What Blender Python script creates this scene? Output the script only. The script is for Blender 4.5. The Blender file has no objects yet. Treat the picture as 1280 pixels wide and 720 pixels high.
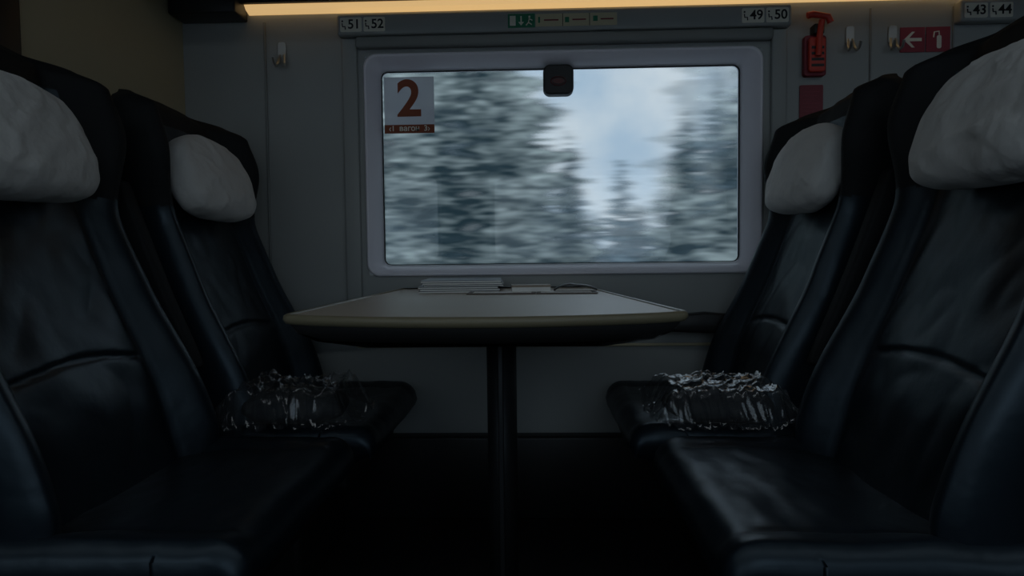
import bpy, bmesh, math, random
import numpy as np
from mathutils import Vector, Matrix, noise
random.seed(4); rng=np.random.default_rng(11)
S=bpy.context.scene
COL=S.collection
try:
    S.view_settings.view_transform='Standard'; S.view_settings.look='None'
except Exception as e: print(e)

# ------------------------------------------------------------ materials
def mat(name,color,rough=.5,metal=0.,spec=.5,emit=None,estr=0.,bump=None,var=0.,tint=None,sheen=0.):
    m=bpy.data.materials.new(name); m.use_nodes=True
    nt=m.node_tree; b=nt.nodes['Principled BSDF']
    b.inputs['Roughness'].default_value=rough; b.inputs['Metallic'].default_value=metal
    b.inputs['Specular IOR Level'].default_value=spec
    if tint: b.inputs['Specular Tint'].default_value=(*tint,1)
    b.inputs['Sheen Weight'].default_value=sheen
    tc=nt.nodes.new('ShaderNodeTexCoord')
    n=nt.nodes.new('ShaderNodeTexNoise'); n.inputs['Scale'].default_value=6; n.inputs['Detail'].default_value=5
    nt.links.new(tc.outputs['Object'],n.inputs['Vector'])
    r=nt.nodes.new('ShaderNodeMix'); r.data_type='RGBA'
    r.inputs['A'].default_value=(*[c*(1-var) for c in color],1); r.inputs['B'].default_value=(*[min(1,c*(1+var)) for c in color],1)
    nt.links.new(n.outputs['Fac'],r.inputs['Factor']); nt.links.new(r.outputs['Result'],b.inputs['Base Color'])
    prev=None
    for (sc,st,dist) in (bump or []):
        n2=nt.nodes.new('ShaderNodeTexNoise'); n2.inputs['Scale'].default_value=sc; n2.inputs['Detail'].default_value=3
        nt.links.new(tc.outputs['Object'],n2.inputs['Vector'])
        bp=nt.nodes.new('ShaderNodeBump'); bp.inputs['Strength'].default_value=st; bp.inputs['Distance'].default_value=dist
        nt.links.new(n2.outputs['Fac'],bp.inputs['Height'])
        if prev: nt.links.new(prev.outputs['Normal'],bp.inputs['Normal'])
        prev=bp
    if prev: nt.links.new(prev.outputs['Normal'],b.inputs['Normal'])
    if emit:
        b.inputs['Emission Color'].default_value=(*emit,1); b.inputs['Emission Strength'].default_value=estr
    return m
M_wall=mat('wall_plastic',(.335,.35,.34),.5,bump=[(180,.08,.001)],var=.04)
M_wall2=mat('wall_plastic_dark',(.22,.23,.225),.55,var=.04)
M_part=mat('partition_laminate',(.47,.42,.28),.5,var=.06)
M_frame=mat('window_frame_plastic',(.84,.82,.89),.35,var=.02)
M_black=mat('black_plastic',(.012,.013,.014),.45,var=.1)
M_dark=mat('dark_carpet',(.008,.008,.009),.95,bump=[(300,.5,.003)],var=.3)
M_ceil=mat('ceiling_panel',(.35,.35,.34),.6,var=.03)
M_leather=mat('black_leather',(.007,.0125,.0185),.38,spec=.5,bump=[(5,.24,.025),(16,.17,.010),(45,.08,.003),(260,.08,.001)],var=.2,tint=(.70,.87,1.))
M_shell=mat('seat_shell_fabric',(.009,.011,.013),.72,spec=.3,bump=[(200,.1,.001)],var=.2)
M_cloth=mat('headrest_cotton',(.66,.655,.64),.95,spec=.1,bump=[(8,.55,.03),(20,.5,.016),(600,.12,.001)],var=.05,sheen=.2)
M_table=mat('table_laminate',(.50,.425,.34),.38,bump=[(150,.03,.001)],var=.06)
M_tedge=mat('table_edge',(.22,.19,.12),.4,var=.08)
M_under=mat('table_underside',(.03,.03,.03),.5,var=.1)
M_metal=mat('dark_metal',(.03,.033,.037),.5,metal=.5,var=.1)
M_chrome=mat('hook_metal',(.50,.50,.48),.35,metal=.8,var=.05)
M_strip=mat('warm_strip_diffuser',(.9,.75,.5),.5,emit=(1.,.64,.27),estr=.60)
M_fill=mat('cool_fill_diffuser',(.8,.8,.8),.5,emit=(.78,.89,.96),estr=1.2)  # cool glow for the added overhead fill panel
M_red=mat('red_plastic',(.62,.05,.03),.4,var=.1)
M_dred=mat('dark_red_plastic',(.22,.015,.03),.45,var=.1)
M_lens=mat('dark_lens',(.10,.006,.008),.3,var=.1)
M_redsign=mat('red_sign',(.30,.03,.05),.5,var=.05)
M_white=mat('white_label',(.84,.80,.68),.5,var=.03)
M_ink=mat('black_ink',(.01,.01,.01),.6)
M_green=mat('green_sign',(.02,.22,.11),.5,var=.05)
M_beige=mat('beige_rail',(.62,.55,.36),.5,var=.05)
M_orange=mat('orange_print',(.26,.055,.015),.6)
M_paper=mat('paper',(.82,.80,.76),.7,var=.08)
M_cover=mat('magazine_cover',(.05,.055,.06),.4,var=.6)
M_topcover=mat('magazine_top_cover',(.16,.18,.20),.3,bump=None,var=.8)
M_brown=mat('brown_cover',(.30,.24,.18),.5,var=.25)
M_bord=mat('brochure_border',(.09,.06,.04),.5,var=.25)
M_dcover=mat('dark_leaflet_cover',(.06,.06,.06),.45,var=.4)
M_fabric=mat('dark_fabric_bundle',(.018,.021,.025),.8,bump=[(30,.5,.01)],var=.3)
M_gasket=mat('rubber_gasket',(.02,.02,.022),.6)
M_snow=mat('snow_ground',(.75,.78,.82),.8,bump=[(2,.4,.1)],var=.05)

def glass_mat(name,refl,rough,tint=(1,1,1),haze=0.,mul=1.,cap=.9):
    m=bpy.data.materials.new(name); m.use_nodes=True; nt=m.node_tree; nt.nodes.clear()
    o=nt.nodes.new('ShaderNodeOutputMaterial'); t=nt.nodes.new('ShaderNodeBsdfTransparent'); t.inputs[0].default_value=(*tint,1)
    g=nt.nodes.new('ShaderNodeBsdfGlossy'); g.inputs['Roughness'].default_value=rough
    mx=nt.nodes.new('ShaderNodeMixShader'); lw=nt.nodes.new('ShaderNodeFresnel'); lw.inputs[0].default_value=refl
    src=t
    if haze:
        d=nt.nodes.new('ShaderNodeBsdfDiffuse'); d.inputs[0].default_value=(.85,.88,.9,1); hm=nt.nodes.new('ShaderNodeMixShader'); hm.inputs[0].default_value=haze
        nt.links.new(t.outputs[0],hm.inputs[1]); nt.links.new(d.outputs[0],hm.inputs[2]); src=hm
    mu=nt.nodes.new('ShaderNodeMath'); mu.operation='MULTIPLY'; mu.inputs[1].default_value=mul
    mn=nt.nodes.new('ShaderNodeMath'); mn.operation='MINIMUM'; mn.inputs[1].default_value=cap
    nt.links.new(lw.outputs[0],mu.inputs[0]); nt.links.new(mu.outputs[0],mn.inputs[0]); nt.links.new(mn.outputs[0],mx.inputs[0])
    nt.links.new(src.outputs[0],mx.inputs[1]); nt.links.new(g.outputs[0],mx.inputs[2])
    nt.links.new(mx.outputs[0],o.inputs[0]); return m
M_glass=glass_mat('window_glass',1.35,.01,(.96,.98,.99))
M_film=glass_mat('plastic_film',1.5,.07,(.95,.96,.97),haze=.015,mul=1.1,cap=.38)
M_plate=bpy.data.materials.new('translucent_sign'); M_plate.use_nodes=True
nt=M_plate.node_tree; nt.nodes.clear()
o=nt.nodes.new('ShaderNodeOutputMaterial'); t=nt.nodes.new('ShaderNodeBsdfTransparent'); d=nt.nodes.new('ShaderNodeBsdfTranslucent'); d.inputs[0].default_value=(.66,.66,.70,1)
d2=nt.nodes.new('ShaderNodeBsdfDiffuse'); d2.inputs[0].default_value=(.7,.7,.74,1)
a=nt.nodes.new('ShaderNodeMixShader'); a.inputs[0].default_value=.5; nt.links.new(d.outputs[0],a.inputs[1]); nt.links.new(d2.outputs[0],a.inputs[2])
b=nt.nodes.new('ShaderNodeMixShader'); b.inputs[0].default_value=.75; nt.links.new(t.outputs[0],b.inputs[1]); nt.links.new(a.outputs[0],b.inputs[2]); nt.links.new(b.outputs[0],o.inputs[0])

# ------------------------------------------------------------ helpers
def empty(name,loc=(0,0,0),rz=0.,parent=None):
    e=bpy.data.objects.new(name,None); COL.objects.link(e); e.location=loc; e.rotation_euler=(0,0,rz); e.empty_display_size=.1
    if parent: e.parent=parent
    return e
def addmesh(name,verts,faces,m,parent=None,smooth=True,loc=(0,0,0)):
    me=bpy.data.meshes.new(name); me.from_pydata([tuple(v) for v in verts],[],faces); me.materials.append(m); me.validate()
    bm=bmesh.new(); bm.from_mesh(me); bmesh.ops.recalc_face_normals(bm,faces=bm.faces); bm.to_mesh(me); bm.free()
    if smooth:
        for p in me.polygons: p.use_smooth=True
    ob=bpy.data.objects.new(name,me); COL.objects.link(ob); ob.location=loc
    if parent: ob.parent=parent
    return ob
def boxdata(x0,x1,y0,y1,z0,z1,off=0):
    v=[(x0,y0,z0),(x1,y0,z0),(x1,y1,z0),(x0,y1,z0),(x0,y0,z1),(x1,y0,z1),(x1,y1,z1),(x0,y1,z1)]
    f=[(0,3,2,1),(4,5,6,7),(0,1,5,4),(1,2,6,5),(2,3,7,6),(3,0,4,7)]
    return v,[tuple(i+off for i in q) for q in f]
def boxes(name,lst,m,parent=None,bev=0.,seg=3):
    V=[];F=[]
    for b in lst:
        v,f=boxdata(*b,off=len(V)); V+=v;F+=f
    ob=addmesh(name,V,F,m,parent,smooth=False)
    if bev:
        md=ob.modifiers.new('b','BEVEL'); md.width=bev; md.segments=seg; md.limit_method='ANGLE'
        for p in ob.data.polygons: p.use_smooth=True
    return ob
def rrect(x0,x1,z0,z1,r,n=8):
    pts=[]
    for cx,cz,a0 in ((x1-r,z1-r,0),(x0+r,z1-r,90),(x0+r,z0+r,180),(x1-r,z0+r,270)):
        for i in range(n+1):
            a=math.radians(a0+90*i/n); pts.append((cx+r*math.cos(a),cz+r*math.sin(a)))
    return pts
def loftloops(name,loops,m,parent=None,closed=False,cap=False,smooth=True):
    n=len(loops[0]); V=[p for l in loops for p in l]; F=[]
    K=len(loops)
    for k in range(K if closed else K-1):
        for i in range(n):
            j=(i+1)%n; k2=(k+1)%K
            F.append((k*n+i,k*n+j,k2*n+j,k2*n+i))
    if cap: F.append(tuple(range(n))); F.append(tuple(range((K-1)*n,K*n)))
    return addmesh(name,V,F,m,parent,smooth)
def prism(name,pts,y0,y1,m,parent=None,bev=0):   # pts in xz, extruded along y
    ob=loftloops(name,[[(x,y0,z) for x,z in pts],[(x,y1,z) for x,z in pts]],m,parent,cap=True,smooth=False)
    if bev:
        md=ob.modifiers.new('b','BEVEL'); md.width=bev; md.segments=2; md.limit_method='ANGLE'
    return ob
def tube(name,pts,r,m,parent=None,cyclic=False):
    c=bpy.data.curves.new(name,'CURVE'); c.dimensions='3D'; sp=c.splines.new('POLY'); sp.points.add(len(pts)-1)
    for i,p in enumerate(pts): sp.points[i].co=(*p,1)
    sp.use_cyclic_u=cyclic; c.bevel_depth=r; c.bevel_resolution=3; c.materials.append(m); c.use_fill_caps=True
    ob=bpy.data.objects.new(name,c); COL.objects.link(ob)
    if parent: ob.parent=parent
    return ob
def text(name,body,loc,size,m,parent=None,bold=0.,align='CENTER'):
    c=bpy.data.curves.new(name,'FONT'); c.body=body; c.size=size; c.align_x=align; c.align_y='CENTER'; c.extrude=.0004; c.offset=bold; c.materials.append(m)
    ob=bpy.data.objects.new(name,c); COL.objects.link(ob); ob.location=loc; ob.rotation_euler=(math.pi/2,0,0)
    if parent: ob.parent=parent
    return ob
def slab(name,top,bot,nu,nv,m,parent):
    V=[];F=[]
    for g in (top,bot):
        for j in range(nv+1):
            for i in range(nu+1): V.append(g(i/nu*2-1,j/nv))
    N=(nu+1)*(nv+1)
    I=lambda i,j,k:k*N+j*(nu+1)+i
    for j in range(nv):
        for i in range(nu):
            F.append((I(i,j,0),I(i+1,j,0),I(i+1,j+1,0),I(i,j+1,0)))
            F.append((I(i,j,1),I(i,j+1,1),I(i+1,j+1,1),I(i+1,j,1)))
    for i in range(nu):
        for j in (0,nv): F.append((I(i,j,0),I(i+1,j,0),I(i+1,j,1),I(i,j,1)))
    for j in range(nv):
        for i in (0,nu): F.append((I(i,j,0),I(i,j+1,0),I(i,j+1,1),I(i,j,1)))
    return addmesh(name,V,F,m,parent)
def ss(a,b,x):
    t=max(0,min(1,(x-a)/(b-a))); return t*t*(3-2*t)
def lerp(a,b,t): return a+(b-a)*t
def interp(x,tab):
    if x<=tab[0][0]: return tab[0][1]
    for (a,b),(c,d) in zip(tab,tab[1:]):
        if x<=c:
            t=(x-a)/(c-a); t=t*t*(3-2*t); return b+(d-b)*t
    return tab[-1][1]

# ------------------------------------------------------------ room shell
XW,XE,YS=-2.7,3.0,-3.05
WX0,WX1,WZ0,WZ1=-.540,.7135,.785,1.487
boxes('wall_north',[(XW,WX0,0,.12,0,2.15),(WX1,XE,0,.12,0,2.15),(WX0,WX1,0,.12,0,WZ0),(WX0,WX1,0,.12,WZ1,2.15)],M_wall)
B=[(-2.2,-.75),(-.35,1.1),(1.5,2.7)]
lst=[(XW,XE,YS-.12,YS,0,.8),(XW,XE,YS-.12,YS,1.5,2.15)]
xs=[XW]+[v for p in B for v in p]+[XE]
for i in range(0,len(xs),2): lst.append((xs[i],xs[i+1],YS-.12,YS,.8,1.5))
boxes('wall_south',lst,M_wall)
boxes('wall_west',[(XW-.1,XW,YS,.0,0,2.15)],M_wall2)
boxes('wall_east',[(XE,XE+.1,YS,.0,0,2.15)],M_wall2)
boxes('floor',[(XW,XE,YS,0,-.1,0)],M_dark)
boxes('ceiling',[(XW,XE,YS,0,2.15,2.25)],M_ceil)
boxes('baseboard_north',[(XW,XE,-.06,-.001,0.001,.27)],M_black,bev=.01)

# front window
w=empty('window_1')
def lp(e,y,r): return [(x,y,z) for x,z in rrect(WX0-e,WX1+e,WZ0-e,WZ1+e,r)]
GX0,GX1,GZ0,GZ1=-.505,.668,.815,1.455
def gl(e,y,r): return [(x,y,z) for x,z in rrect(GX0-e,GX1+e,GZ0-e,GZ1+e,r)]
loftloops('frame',[lp(.004,-.001,.042),lp(.004,-.010,.042),lp(.001,-.015,.040),lp(-.003,-.016,.038),lp(-.007,-.013,.037),gl(.005,.045,.026),gl(.0,.062,.022),gl(0,.09,.022)],M_frame,w)
loftloops('gasket',[gl(-.001,.064,.022),gl(-.004,.062,.019),gl(-.004,.072,.019)],M_gasket,w)
boxes('glass',[(GX0+.001,GX1-.001,.074,.078,GZ0+.001,GZ1-.001)],M_glass,w)
for k,(a,b_) in enumerate(B):
    ww=empty('window_%d'%(k+2))
    f=lambda e,y:[(x,y,z) for x,z in rrect(a-e,b_+e,.8-e,1.5+e,.05)]
    loftloops('frame',[f(.012,YS+.001),f(.012,YS+.012),f(0,YS+.014),f(-.03,YS-.06)],M_frame,ww)
    boxes('glass',[(a+.002,b_-.002,YS-.08,YS-.075,.802,1.498)],M_glass,ww)

# window surround trims
boxes('trim_1',[(-.612,-.562,-.016,-.001,.56,1.54)],M_wall,bev=.006)
boxes('trim_2',[(.742,.79,-.016,-.001,.56,1.54)],M_wall,bev=.006)
boxes('trim_3',[(-.562,.742,-.034,-.001,1.505,1.54)],M_wall2,bev=.008)
pts=[(-.60,.62),(-.60,.575),(-.592,.560),(-.575,.554),(.62,.554)]
tube('trim_4',[(x,-.006,z) for x,z in pts],.005,M_beige)
boxes('trim_5',[(-.866,-.858,-.008,-.001,.27,1.60)],M_wall2,bev=.003)
boxes('trim_6',[(1.046,1.052,-.006,-.001,.27,1.6)],M_wall2,bev=.002)
boxes('trim_7',[(1.298,1.304,-.006,-.001,.27,1.6)],M_wall2,bev=.002)
# sign rails
boxes('sign_rail',[(-.618,.795,-.04,-.001,1.542,1.608)],M_wall,bev=.008)
boxes('sign_rail.001',[(1.30,XE-.01,-.04,-.001,1.542,1.608)],M_wall,bev=.008)
# luggage rack and light strip
r=empty('luggage_rack')
boxes('shelf',[(-1.125,XE-.005,-.46,-.001,1.665,1.70)],M_black,r,bev=.008)
boxes('lip',[(-1.125,XE-.005,-.485,-.455,1.66,1.76)],M_metal,r,bev=.01)
boxes('end_cover',[(-1.125,-.915,-.10,-.001,1.60,1.664)],M_black,r,bev=.006)
s=empty('light_strip')
prof=[(-.004,1.622),(-.03,1.630),(-.043,1.642),(-.046,1.652),(-.004,1.662)]
loftloops('diffuser',[[(-.91,y,z) for y,z in prof],[(1.46,y,z) for y,z in prof]],M_strip,s,cap=True,smooth=False)
boxes('housing',[(-.914,1.464,-.064,-.050,1.640,1.664)],M_black,s)
# added glowing fill panel over the aisle, out of view, brightens the interior
s=empty('added_ceiling_fill')
boxes('diffuser',[(-2.2,2.6,-2.50,-2.20,2.128,2.14)],M_fill,s,bev=.005)
boxes('housing',[(-2.23,2.63,-2.53,-2.17,2.138,2.149)],M_ceil,s)

# partition at left
p=empty('partition_wall')
boxes('panel',[(-1.17,-1.13,-.72,-.001,0.001,2.149)],M_part,p)
boxes('end_post',[(-1.19,-1.115,-.80,-.72,0.001,2.149)],M_black,p,bev=.012)

# ------------------------------------------------------------ seats
X0=-.08
def spine(z):
    return .64+.352*(z-.45)-.03*ss(1.0,1.3,z)-.012*math.exp(-((z-.60)/.13)**2)
def make_seat(y,right,armfar,seed,pdy=0.,out=0.):
    e=empty('train_seat',(X0+((.6+out) if right else -(.6+out)),y,0),math.pi if right else 0)
    L=lambda s_:.6-s_      # local x from distance to the table axis
    HW=lambda z:interp(z,[(.36,.272),(.6,.268),(.92,.25),(1.1,.282),(1.27,.266)])
    AMP=lambda z:interp(z,[(.36,.03),(.5,.07),(.8,.05),(.93,.045),(1.12,.098),(1.2,.09),(1.28,.03)])
    def zt(u,v):
        top=1.262-.045*abs(u)**5
        return lerp(.37,top,v)
    def front(u,v):
        z=zt(u,v); a=abs(u); A=AMP(z)
        h=A*ss(.64,.90,a)
        h-=.03*ss(.94,1,a)
        g=.006*math.exp(-((a-.68)/.016)**2)*(1-ss(.95,1.,z))
        if a<.68:
            sm=ss(.68,.60,a)
            g+=.008*math.exp(-((z-.655-.014*math.cos(u*3))/.005)**2)*sm
            g-=.008*(1-(a/.68)**2)
            q=noise.noise(Vector((u*1.6+seed,z*5+.8*abs(u),seed*3)))
            q2=noise.noise(Vector((u*3+seed+z*4,z*11+u*3*math.sin(seed),seed)))
            g+=(.0045*q+.0030*q2+.0026*(1-abs(noise.noise(Vector((u*2+z*3,z*8-u*2.5,seed*2))))*3))*sm
        g+=.03*ss(.965,1,v)
        n=.003*noise.noise(Vector((u*3,z*7,seed+7)))
        return (L(spine(z)-h+g+n),u*HW(z),z)
    def back(u,v):
        z=zt(u,v)-.008*ss(.9,1,v); a=abs(u)
        return (L(spine(z)+.085-.03*a**6-.05*ss(.85,1,v)),u*(HW(z)-.008),z)
    ob=slab('backrest',front,back,84,150,M_leather,e)
    ob.data.materials.append(M_shell)
    for p_ in ob.data.polygons:
        c=p_.center
        a=abs(c.y)/HW(c.z)
        sp=.6-c.x-spine(c.z)
        if (c.z>.97 and a>.72) or c.z>1.19 or sp>.045: p_.material_index=1
    # headrest pillow
    V=[];F=[];nu,nv=110,90
    zc=1.056; sc=spine(zc)-.068; tilt=math.atan(.34)
    sgn=lambda c,p:math.copysign(abs(c)**p,c)
    for j in range(nv+1):
        ph=-math.pi/2+math.pi*j/nv
        for i in range(nu):
            th=2*math.pi*i/nu
            yy=.180*sgn(math.sin(ph),.80); rr=abs(math.cos(ph))**.52
            a=.054*rr*sgn(math.cos(th),.72); c=.113*rr*sgn(math.sin(th),.76)
            q=Vector((a*8,yy*8,c*8+seed*5))
            cp=abs(math.cos(ph))
            f1=max(0,.5-abs(noise.noise(Vector((yy*6+c*5+seed,c*11-yy*7,seed*2))))*1.9)
            f2=max(0,.45-abs(noise.noise(Vector((yy*9-c*6+seed*3,c*18+yy*10,seed*4))))*2.2)
            # radiating gathers near both ends and the lower edge
            gth=math.sin(th*9+seed+3*noise.noise(q))*.05*ss(.10,.17,abs(yy))
            d=1+.06*noise.noise(q)+.02*noise.noise(q*2.3)+.19*f1*cp+.13*f2*cp+gth*cp
            a*=d; c*=1+.05*noise.noise(q*.8)
            c-=.014*(yy/.172)**2
            fx=a*math.cos(tilt)-c*math.sin(tilt); fz=c*math.cos(tilt)+a*math.sin(tilt)
            V.append((L(sc)+fx,yy+(-pdy if right else pdy),zc+fz))
    for j in range(nv):
        for i in range(nu):
            k=(i+1)%nu; F.append((j*nu+i,j*nu+k,(j+1)*nu+k,(j+1)*nu+i))
    ob=addmesh('headrest_pillow',V,F,M_cloth,e)
    bmm=bmesh.new(); bmm.from_mesh(ob.data); bmesh.ops.remove_doubles(bmm,verts=bmm.verts,dist=1e-4); bmm.to_mesh(ob.data); bmm.free()
    # seat cushion
    def ct(u,v):
        s_=.29+.42*v; a=abs(u); R=.055
        t=.42*v
        drop=R-math.sqrt(max(0,R*R-(R-t)**2)) if t<R else 0
        z=.452-drop+.008*ss(.72,.86,a)-.025*ss(.93,1,a)-.02*ss(.4,1,v)*(1-ss(.7,.9,a))
        z-=.005*math.exp(-((a-.74)/.02)**2)*ss(.1,.2,v)
        z+=.004*noise.noise(Vector((u*2.5+seed,v*4,seed)))+.002*noise.noise(Vector((u*5+seed,v*12,seed)))
        return (L(s_+(.012*ss(.93,1,a) if v<.3 else 0)),u*.288,z)
    def cb(u,v):
        s_=.30+.41*v
        return (L(s_),u*.282,.345+.04*(1-ss(0,.25,v)))
    slab('seat_cushion',ct,cb,70,70,M_leather,e)
    boxes('seat_pan',[(L(.70),L(.36),-.26,.26,.29,.36)],M_black,e,bev=.02)
    boxes('pedestal',[(L(.66),L(.50),-.20,.20,.002,.30)],M_black,e,bev=.02)
    if armfar:
        sy=-1 if right else 1
        yy=sy*.30
        pa=[(L(.76),.60),(L(.70),.655),(L(.60),.665),(L(.50),.655),(L(.455),.63),(L(.45),.61),(L(.50),.605),(L(.60),.60)]
        V0=[(x,yy-.022,z) for x,z in pa]; V1=[(x,yy+.022,z) for x,z in pa]
        o=loftloops('armrest',[V0,V1],M_black,e,cap=True,smooth=True); md=o.modifiers.new('b','BEVEL'); md.width=.008; md.segments=2
        # middle armrest folded up between the two backrests
        yy=-sy*.318
        pa=[]
        for q in range(9):
            z=.60+.42*q/8; pa.append((L(spine(z)-.012),z))
        for q in range(9):
            z=1.03-.43*q/8; pa.append((L(spine(z)+.07),z))
        V0=[(x,yy-.020,z) for x,z in pa]; V1=[(x,yy+.020,z) for x,z in pa]
        o=loftloops('armrest_folded',[V0,V1],M_shell,e,cap=True,smooth=True); md=o.modifiers.new('b','BEVEL'); md.width=.010; md.segments=3; md.limit_method='ANGLE'
    return e
YWIN,YAIS=-.385,-1.03
make_seat(YWIN,False,True,1.3,-.008)
make_seat(YAIS,False,False,2.7,-.045,.022)
make_seat(YWIN,True,True,4.1,-.012)
make_seat(YAIS,True,False,5.9,-.045,.034)

# ------------------------------------------------------------ table
t=empty('train_table',(X0,-.55,0))
def outline(e,ex=0):
    yb=.538; yf=-.48; R=.03; XL=-.378; XR=.350
    pts=[(-.355+e,yb),(-.368+e,0),(XL+e,yf+R+.02)]
    for i in range(1,7):
        a=math.pi+i/6*math.pi/2*.8
        pts.append((XL+e+R+R*math.cos(a),yf+.02+R+R*math.sin(a)+e*.6))
    for i in range(1,18):
        q=-1+2*i/18
        pts.append((q*.34-.012,yf+.015-.075*(1-q*q)+e))
    for i in range(6,0,-1):
        a=-i/6*math.pi/2*.8
        pts.append((XR-e-R+R*math.cos(a),yf+.02+R+R*math.sin(a)+e*.6))
    pts+=[(XR-e,yf+R+.02),(.304-e,0),(.250-e,yb)]
    return pts
def L3(e,z): return [(x,y,z) for x,y in outline(e)]
loftloops('top',[L3(.012,.7405),L3(.012,.738)],M_table,t,cap=True,smooth=False)
loftloops('edge_rim',[L3(.013,.737),L3(.012,.7425),L3(.006,.7435),L3(.001,.740),L3(0,.733),L3(.004,.726),L3(.012,.724)],M_tedge,t)
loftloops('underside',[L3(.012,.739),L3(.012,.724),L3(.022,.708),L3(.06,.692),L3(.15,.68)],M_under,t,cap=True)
def ring(cx,cy,rx,ry,z,n=24): return [(cx+rx*math.cos(2*math.pi*i/n),cy+ry*math.sin(2*math.pi*i/n),z) for i in range(n)]
loftloops('column',[ring(0,-.1,.034,.055,z) for z in (.004,.69)],M_metal,t,cap=True)
boxes('column_rib',[(-.006,.006,-.164,-.15,.02,.69)],M_metal,t,bev=.003)
loftloops('foot_plate',[ring(0,-.1,.11,.13,.001),ring(0,-.1,.11,.13,.008),ring(0,-.1,.05,.065,.018)],M_metal,t,cap=True)
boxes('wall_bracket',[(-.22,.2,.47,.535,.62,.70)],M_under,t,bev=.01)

# printed matter on the table
def leafstack(name,cx,cy,wd,dp,z0,n,th,rz,cover,jit=.004,top=None):
    e=empty(name,(cx,cy,z0),rz); z=0
    for i in range(n):
        dx=random.uniform(-jit,jit); dy=random.uniform(-jit,jit)
        boxes('magazine_%d'%(i+1),[(-wd/2+dx,wd/2+dx,-dp/2+dy,dp/2+dy,z,z+th*.68)],M_paper,e)
        boxes('cover_%d'%(i+1),[(-wd/2+dx-.001,wd/2+dx+.001,-dp/2+dy-.001,dp/2+dy+.001,z+th*.68,z+th)],(top if (top and i==n-1) else cover),e)
        z+=th
    return e
ZT=.7412
leafstack('magazine_stack',-.218,-.16,.225,.24,ZT,6,.0058,.05,M_cover,jit=.009,top=M_topcover)
e=empty('open_brochure',(.0,-.340,ZT),-.02)
boxes('page_left',[(-.185,0,-.05,.045,0,.003)],M_bord,e); boxes('page_right',[(.002,.165,-.05,.055,0,.003)],M_bord,e)
boxes('printed_area',[(-.17,-.012,-.035,.035,.003,.0034),(.014,.15,-.035,.045,.003,.0034)],M_paper,e)
e=leafstack('notebook',-.012,-.295,.105,.07,ZT+.0036,1,.018,.06,M_paper,top=M_brown)
e=empty('folded_leaflet',(.110,-.295,ZT+.0040),-.06)
V=[]
for y in (-.03,.05):
    for i in range(9):
        q=i/8; V.append((-.06+.12*q,y,.004+.016*math.sin(q*math.pi)**.6*(1 if q<.5 else .8)))
F=[(i,i+1,i+10,i+9) for i in range(8)]
o=addmesh('pages',V,F,M_dcover,e); md=o.modifiers.new('s','SOLIDIFY'); md.thickness=.004; md.offset=-1

# ------------------------------------------------------------ plastic bagged kits on window seats
def bag(x,y,seed,flip):
    e=empty('plastic_wrapped_blanket',(x,y,.462),0)
    V=[];F=[];nu,nv=36,18
    for j in range(nv+1):
        ph=-math.pi/2+math.pi*j/nv
        for i in range(nu):
            th=2*math.pi*i/nu; c=abs(math.cos(ph))**.6
            p=Vector((.118*c*math.copysign(abs(math.cos(th))**.7,math.cos(th)),.088*c*math.copysign(abs(math.sin(th))**.7,math.sin(th)),.036*math.sin(ph)))
            p*=1+.08*noise.noise(p*20+Vector((seed,0,0)))
            V.append((p.x,p.y,p.z+.040))
    for j in range(nv):
        for i in range(nu):
            k=(i+1)%nu; F.append((j*nu+i,j*nu+k,(j+1)*nu+k,(j+1)*nu+i))
    addmesh('blanket',V,F,M_fabric,e)
    V=[];F=[];nx,ny=150,104
    for j in range(ny+1):
        for i in range(nx+1):
            a=-1+2*i/nx; b=-1+2*j/ny
            X=a*.160; Y=b*.125
            r_=max(abs(a)*1.18,abs(b)*1.15)
            h=.079*(1-ss(.80,1.2,r_))+.006
            q=Vector((X*14+seed,Y*12+X*9,seed))
            rg=lambda v:max(0,1-abs(noise.noise(v))*3.4)**2
            h+=.012*rg(q)+.008*rg(q*1.9+Vector((3,1,0)))+.003*rg(q*4+Vector((3,1,5)))
            h+=.024*ss(.45,.9,b)*max(0,.3+1.3*noise.noise(Vector((X*16,2.2,seed))))
            fl=ss(.74,1,abs(a)); h+=.028*fl*max(0,.35+1.3*noise.noise(Vector((Y*18,seed+(3 if a>0 else 0),0))))
            X+=.007*noise.noise(q*1.2+Vector((9,0,0))); Y+=.007*noise.noise(q*1.2+Vector((0,9,0)))
            V.append((X,Y,max(.003,h)))
    for j in range(ny):
        for i in range(nx):
            k=j*(nx+1)+i; F.append((k,k+1,k+nx+2,k+nx+1))
    addmesh('plastic_film',V,F,M_film,e,smooth=True)
bag(-.560,-.640,1.7,1)
bag(.412,-.640,8.2,1)

# ------------------------------------------------------------ wall fittings
def seat_label(x,num,rail_y=-.041):
    e=empty('seat_number_sign',(x,rail_y,1.573))
    prism('plate',[(a,b) for a,b in rrect(-.034,.034,-.022,.022,.004,3)],-.002,0,M_white,e)
    text('number',num,(.010,-.0025,0),.040,M_ink,e,bold=.0007)
    tube('pictogram',[(-.027,-.003,.004),(-.026,-.003,-.006),(-.018,-.003,-.006),(-.017,-.003,-.015)],.0018,M_ink,e)
    boxes('pictogram_head',[(-.029,-.024,-.0032,-.002,.008,.013)],M_ink,e)
seat_label(-.572,'51'); seat_label(-.498,'52'); seat_label(.675,'49'); seat_label(.749,'50')
seat_label(1.345,'43'); seat_label(1.42,'44')
e=empty('exit_sign',(-.037,-.041,1.573))
boxes('plate',[(-.042,.042,-.002,0,-.021,.021)],M_green,e)
boxes('door',[(-.036,-.018,-.0028,-.002,-.015,.015)],M_white,e)
boxes('arrow_shaft',[(-.003,.001,-.0028,-.002,-.006,.014)],M_white,e)
prism('arrow_head',[(-.010,-.004),(.008,-.004),(-.001,-.015)],-.0028,-.002,M_white,e)
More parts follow.
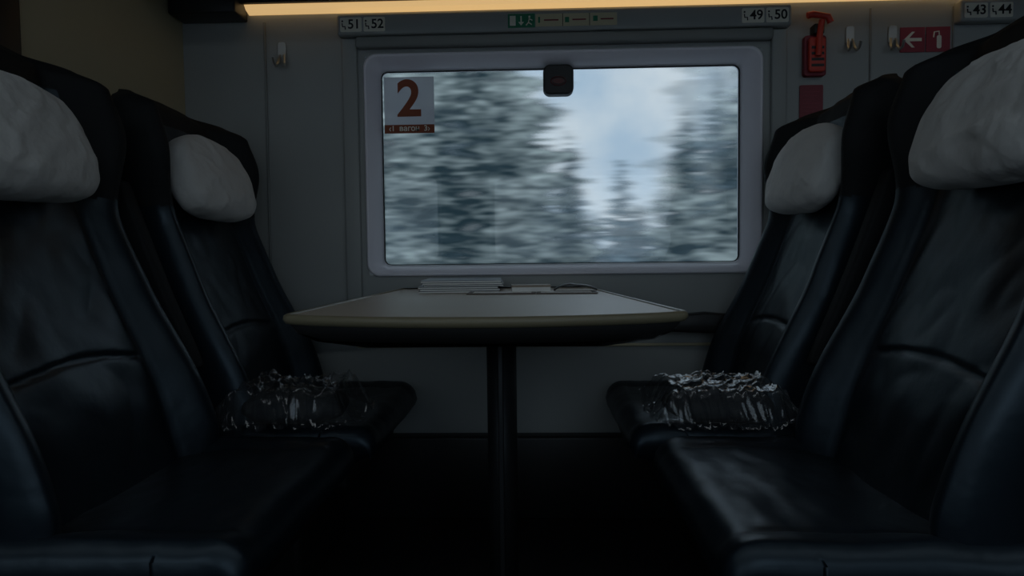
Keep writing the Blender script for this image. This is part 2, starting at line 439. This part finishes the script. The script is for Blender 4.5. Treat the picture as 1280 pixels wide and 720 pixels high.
tube('runner_body',[(.014,-.003,-.015),(.022,-.003,-.006),(.024,-.003,.005),(.034,-.003,.0),],.0018,M_white,e)
tube('runner_leg',[(.022,-.003,-.006),(.032,-.003,-.013)],.0018,M_white,e)
boxes('runner_head',[(.022,.028,-.0035,-.002,.008,.014)],M_white,e)
e=empty('information_label',(.133,-.041,1.573))
boxes('plate',[(-.126,.126,-.002,0,-.019,.019)],M_beige,e)
boxes('symbols_green',[(-.118,-.112,-.0026,-.002,-.008,.010),(-.035,-.022,-.0026,-.002,-.008,.008),(.052,.066,-.0026,-.002,-.006,.010)],M_green,e)
boxes('symbols_red',[(-.10,-.055,-.0026,-.002,-.002,.002),(-.012,.03,-.0026,-.002,-.002,.002),(.075,.115,-.0026,-.002,-.002,.002)],M_dred,e)
boxes('divider',[(-.043,-.041,-.0026,-.002,-.019,.019),(.04,.042,-.0026,-.002,-.019,.019)],M_ink,e)

def hook(x,z):
    e=empty('coat_hook',(x,-.002,z))
    prism('plate',rrect(-.013,.013,-.01,.045,.008,4),-.006,0,M_chrome,e,bev=.001)
    for s_ in (-1,1):
        tube('prong_%d'%(s_+2),[(s_*.006,-.005,.005),(s_*.010,-.012,-.02),(s_*.012,-.024,-.034),(s_*.013,-.038,-.030),(s_*.014,-.045,-.012)],.0042,M_chrome,e)
hook(-.806,1.49); hook(.985,1.50); hook(1.115,1.50)

e=empty('emergency_hammer',(.872,-.002,1.485))
prism('holder',rrect(-.034,.034,-.095,.03,.010,4),-.022,0,M_dred,e,bev=.003)
prism('cover',rrect(-.024,.026,-.085,.02,.008,4),-.038,-.022,M_red,e,bev=.004)
boxes('slots',[(-.018,.02,-.0395,-.038,-.07+i*.018,-.062+i*.018) for i in range(4)],M_black,e)
tube('hammer_handle',[(.0,-.045,-.04),(.004,-.045,.03),(.010,-.045,.068)],.009,M_red,e)
tube('hammer_head',[(-.034,-.045,.082),(-.018,-.045,.086),(.028,-.045,.078),(.036,-.045,.060)],.010,M_red,e)
boxes('stem_bracket',[(-.01,.02,-.04,0,.03,.06)],M_black,e,bev=.003)
e=empty('instruction_plaque',(.868,-.002,1.315))
prism('plate',rrect(-.036,.036,-.052,.052,.004,3),-.004,0,M_dred,e)
boxes('text_lines',[(-.026,.026-.008*(i%3),-.0046,-.004,.03-i*.012,.0325-i*.012) for i in range(6)],M_redsign,e)
e=empty('fire_extinguisher_sign',(1.216,-.002,1.50))
boxes('plate_arrow',[(-.077,-.002,-.003,0,-.038,.038)],M_redsign,e)
boxes('plate_extinguisher',[(.002,.075,-.003,0,-.038,.038)],M_redsign,e)
prism('arrow',[(-.067,0),(-.042,.024),(-.033,.024),(-.050,.005),(-.012,.005),(-.012,-.005),(-.050,-.005),(-.033,-.024),(-.042,-.024)],-.004,-.003,M_white,e)
prism('cylinder_symbol',rrect(.034,.048,-.028,.012,.005,3),-.004,-.003,M_white,e)
tube('hose_symbol',[(.041,-.004,.013),(.040,-.004,.024),(.026,-.004,.022),(.024,-.004,.006)],.002,M_white,e)

# break marker under window head (fixed to the window)
e=empty('break_marker',(.079,.060,1.40),parent=w)
prism('marker_housing',rrect(-.049,.049,-.038,.058,.022,6),-.03,.012,M_black,e,bev=.005)
tube('marker_ring',[(.024*math.cos(a/16*6.283),-.030,.004+.014*math.sin(a/16*6.283)) for a in range(16)],.002,M_lens,e,cyclic=True)
prism('marker_lens',[(.018*math.cos(a/16*6.283),.004+.009*math.sin(a/16*6.283)) for a in range(16)],-.032,-.03,M_lens,e)

# carriage number sign on glass
e=empty('carriage_number_sign',(-.413,.070,1.345))
boxes('plate',[(-.083,.083,0,.002,-.092,.092)],M_plate,e)
boxes('red_band',[(-.083,.083,-.0012,-.0002,-.092,-.064)],M_orange,e)
text('digit','2',(0,-.001,.016),.165,M_orange,e,bold=.004)
text('word','‹1  вагон  3›',(0,-.002,-.077),.025,M_white,e,bold=.0004)

# ------------------------------------------------------------ outside
def smooth1(a,sig,axis):
    if sig<=.3: return a
    n=int(sig*3)+1; k=np.exp(-.5*(np.arange(-n,n+1)/sig)**2); k/=k.sum()
    return np.apply_along_axis(lambda r_:np.convolve(np.pad(r_,n,mode='edge'),k,mode='valid'),axis,a)
def nz(shape,sx,sz):
    a=smooth1(smooth1(rng.standard_normal(shape),sx,1),sz,0); return (a-a.mean())/a.std()
def forest(name,y,x0,x1,z0,z1,dx,dz,trees,dark,snow,blur,scale,lo,hi):
    nx=int((x1-x0)/dx)+1; nzv=int((z1-z0)/dz)+1
    X,Z=np.meshgrid(np.linspace(x0,x1,nx),np.linspace(z0,z1,nzv))
    alpha=np.zeros_like(X); shade=np.zeros_like(X)
    n1=nz(X.shape,.12*scale/dx,.026*scale/dz); n2=nz(X.shape,.06*scale/dx,.013*scale/dz); n3=nz(X.shape,.25*scale/dx,.18*scale/dz)
    n4=nz(X.shape,.8*scale/dx,.010*scale/dz); n5=nz(X.shape,.10*scale/dx,.5*scale/dz)
    for (xc,zt,sl,al) in trees:
        ser=.5+.5*np.sin((zt-Z)*(15/scale)+np.sin(Z*7+xc*5)*1.3+xc)
        hw=(zt-Z)*sl*(.70+.30*ser)+.07*scale*n2*np.clip((zt-Z),0,1)
        m=((np.abs(X-xc+.03*scale*n1)<hw)&(Z<zt)).astype(float)*al
        alpha=1-(1-alpha)*(1-m)
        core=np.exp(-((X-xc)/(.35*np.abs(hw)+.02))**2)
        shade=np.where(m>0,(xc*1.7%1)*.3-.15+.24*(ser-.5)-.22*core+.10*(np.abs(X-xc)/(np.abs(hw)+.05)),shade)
    shade=smooth1(shade,.10/dx,1)
    alpha=smooth1(alpha,blur/dx,1); alpha=smooth1(alpha,.008*scale/dz,0)
    alpha=np.clip(alpha*(1+.06*n1),0,1)
    g=.32+.15*n1+.12*n2+.15*n3+.05*n4+.05*n5+shade*.8
    g=np.clip(g,0,1.15)
    g=lo+(hi-lo)*g**1.25
    c=np.zeros((nzv*nx,4),dtype=np.float32)
    for k in range(3): c[:,k]=(dark[k]+(snow[k]-dark[k])*g).ravel()
    c[:,3]=alpha.ravel()
    co=np.stack([X.ravel(),np.full(X.size,y),Z.ravel()],1).astype(np.float32)
    idx=np.arange(nx*nzv).reshape(nzv,nx)
    q=np.stack([idx[:-1,:-1],idx[:-1,1:],idx[1:,1:],idx[1:,:-1]],-1).reshape(-1,4)
    me=bpy.data.meshes.new(name); me.vertices.add(len(co)); me.vertices.foreach_set('co',co.ravel())
    me.loops.add(q.size); me.loops.foreach_set('vertex_index',q.ravel().astype(np.int32))
    me.polygons.add(len(q)); me.polygons.foreach_set('loop_start',np.arange(0,q.size,4,dtype=np.int32))
    me.update(calc_edges=True)
    at=me.color_attributes.new('forest','FLOAT_COLOR','POINT'); at.data.foreach_set('color',c.ravel())
    m=bpy.data.materials.new(name+'_foliage'); m.use_nodes=True; nt=m.node_tree; nt.nodes.clear()
    o=nt.nodes.new('ShaderNodeOutputMaterial'); a=nt.nodes.new('ShaderNodeAttribute'); a.attribute_name='forest'
    d=nt.nodes.new('ShaderNodeBsdfDiffuse'); t_=nt.nodes.new('ShaderNodeBsdfTransparent'); mx=nt.nodes.new('ShaderNodeMixShader')
    nt.links.new(a.outputs['Color'],d.inputs[0]); nt.links.new(a.outputs['Alpha'],mx.inputs[0]); nt.links.new(t_.outputs[0],mx.inputs[1]); nt.links.new(d.outputs[0],mx.inputs[2]); nt.links.new(mx.outputs[0],o.inputs[0])
    me.materials.append(m)
    ob=bpy.data.objects.new(name,me); COL.objects.link(ob); return ob
near=[(-2.0,5.4,.33,1),(-3.2,6.2,.3,1),(-4.4,5.6,.3,1),(-5.6,6,.3,1),(-.75,6.0,.31,1),(.42,2.15,.24,.95),
      (2.7,6.8,.29,.38),(2.75,4.6,.24,.55),(2.35,2.8,.24,.7),(1.73,2.35,.30,.75),(3.6,5.5,.3,.9),(4.8,5.2,.3,1),(6.0,5.8,.3,1)]
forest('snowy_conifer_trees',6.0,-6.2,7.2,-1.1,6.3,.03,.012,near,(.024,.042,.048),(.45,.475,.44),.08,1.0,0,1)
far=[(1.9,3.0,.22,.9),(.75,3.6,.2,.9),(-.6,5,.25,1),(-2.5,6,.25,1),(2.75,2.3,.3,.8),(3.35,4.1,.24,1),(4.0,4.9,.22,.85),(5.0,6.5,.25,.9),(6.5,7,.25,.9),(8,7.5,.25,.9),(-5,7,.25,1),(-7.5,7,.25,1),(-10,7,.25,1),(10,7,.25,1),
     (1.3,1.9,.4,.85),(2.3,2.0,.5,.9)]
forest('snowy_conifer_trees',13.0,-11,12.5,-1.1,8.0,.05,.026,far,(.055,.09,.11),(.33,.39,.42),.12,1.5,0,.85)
boxes('snow_ground',[(-40,40,.6,60,-1.3,-1.1)],M_snow)
boxes('snow_ground.001',[(-40,40,-60,-3.6,-1.3,-1.1)],M_snow)

# world: overcast sky, brighter on the southern side
W=bpy.data.worlds.new('overcast_sky'); S.world=W; W.use_nodes=True; nt=W.node_tree; nt.nodes.clear()
o=nt.nodes.new('ShaderNodeOutputWorld'); bg=nt.nodes.new('ShaderNodeBackground'); tc=nt.nodes.new('ShaderNodeTexCoord')
n=nt.nodes.new('ShaderNodeTexNoise'); n.inputs['Scale'].default_value=7; n.inputs['Detail'].default_value=6
cr=nt.nodes.new('ShaderNodeValToRGB'); cr.color_ramp.elements[0].position=.38; cr.color_ramp.elements[0].color=(.39,.52,.65,1); cr.color_ramp.elements[1].position=.62; cr.color_ramp.elements[1].color=(.60,.68,.74,1)
sep=nt.nodes.new('ShaderNodeSeparateXYZ'); mr=nt.nodes.new('ShaderNodeMapRange')
mr.inputs['From Min'].default_value=.1; mr.inputs['From Max'].default_value=-.5; mr.inputs['To Min'].default_value=1.; mr.inputs['To Max'].default_value=1.7
nt.links.new(tc.outputs['Generated'],sep.inputs[0]); nt.links.new(sep.outputs['Y'],mr.inputs['Value']); nt.links.new(mr.outputs[0],bg.inputs[1])
nt.links.new(tc.outputs['Generated'],n.inputs['Vector']); nt.links.new(n.outputs['Fac'],cr.inputs[0]); nt.links.new(cr.outputs[0],bg.inputs[0])
nt.links.new(bg.outputs[0],o.inputs[0])
def portal(x0,x1,z0,z1,y,inward):
    l=bpy.data.lights.new('window_portal','AREA'); l.shape='RECTANGLE'; l.size=x1-x0; l.size_y=z1-z0; l.cycles.is_portal=True
    ob=bpy.data.objects.new('window_portal',l); COL.objects.link(ob); ob.location=((x0+x1)/2,y,(z0+z1)/2)
    ob.rotation_euler=(math.radians(-90 if inward<0 else 90),0,0)
portal(WX0,WX1,WZ0,WZ1,.13,-1)
for a,b_ in B: portal(a,b_,.8,1.5,YS-.13,1)

# ------------------------------------------------------------ camera
cd=bpy.data.cameras.new('camera'); cd.sensor_width=36; cd.lens=36*853/1280; cd.clip_start=.02; cd.clip_end=300
cam=bpy.data.objects.new('camera',cd); COL.objects.link(cam); S.camera=cam
th,ph,ro=.035,.0469,.0112
fw=Vector((-math.sin(th)*math.cos(ph),math.cos(th)*math.cos(ph),-math.sin(ph)))
rt=Vector((math.cos(th),math.sin(th),0)); up=rt.cross(fw)
r2=rt*math.cos(ro)-up*math.sin(ro); u2=up*math.cos(ro)+rt*math.sin(ro)
Mx=Matrix((( r2.x,u2.x,-fw.x,0),(r2.y,u2.y,-fw.y,-2.2),(r2.z,u2.z,-fw.z,.843),(0,0,0,1)))
cam.matrix_world=Mx
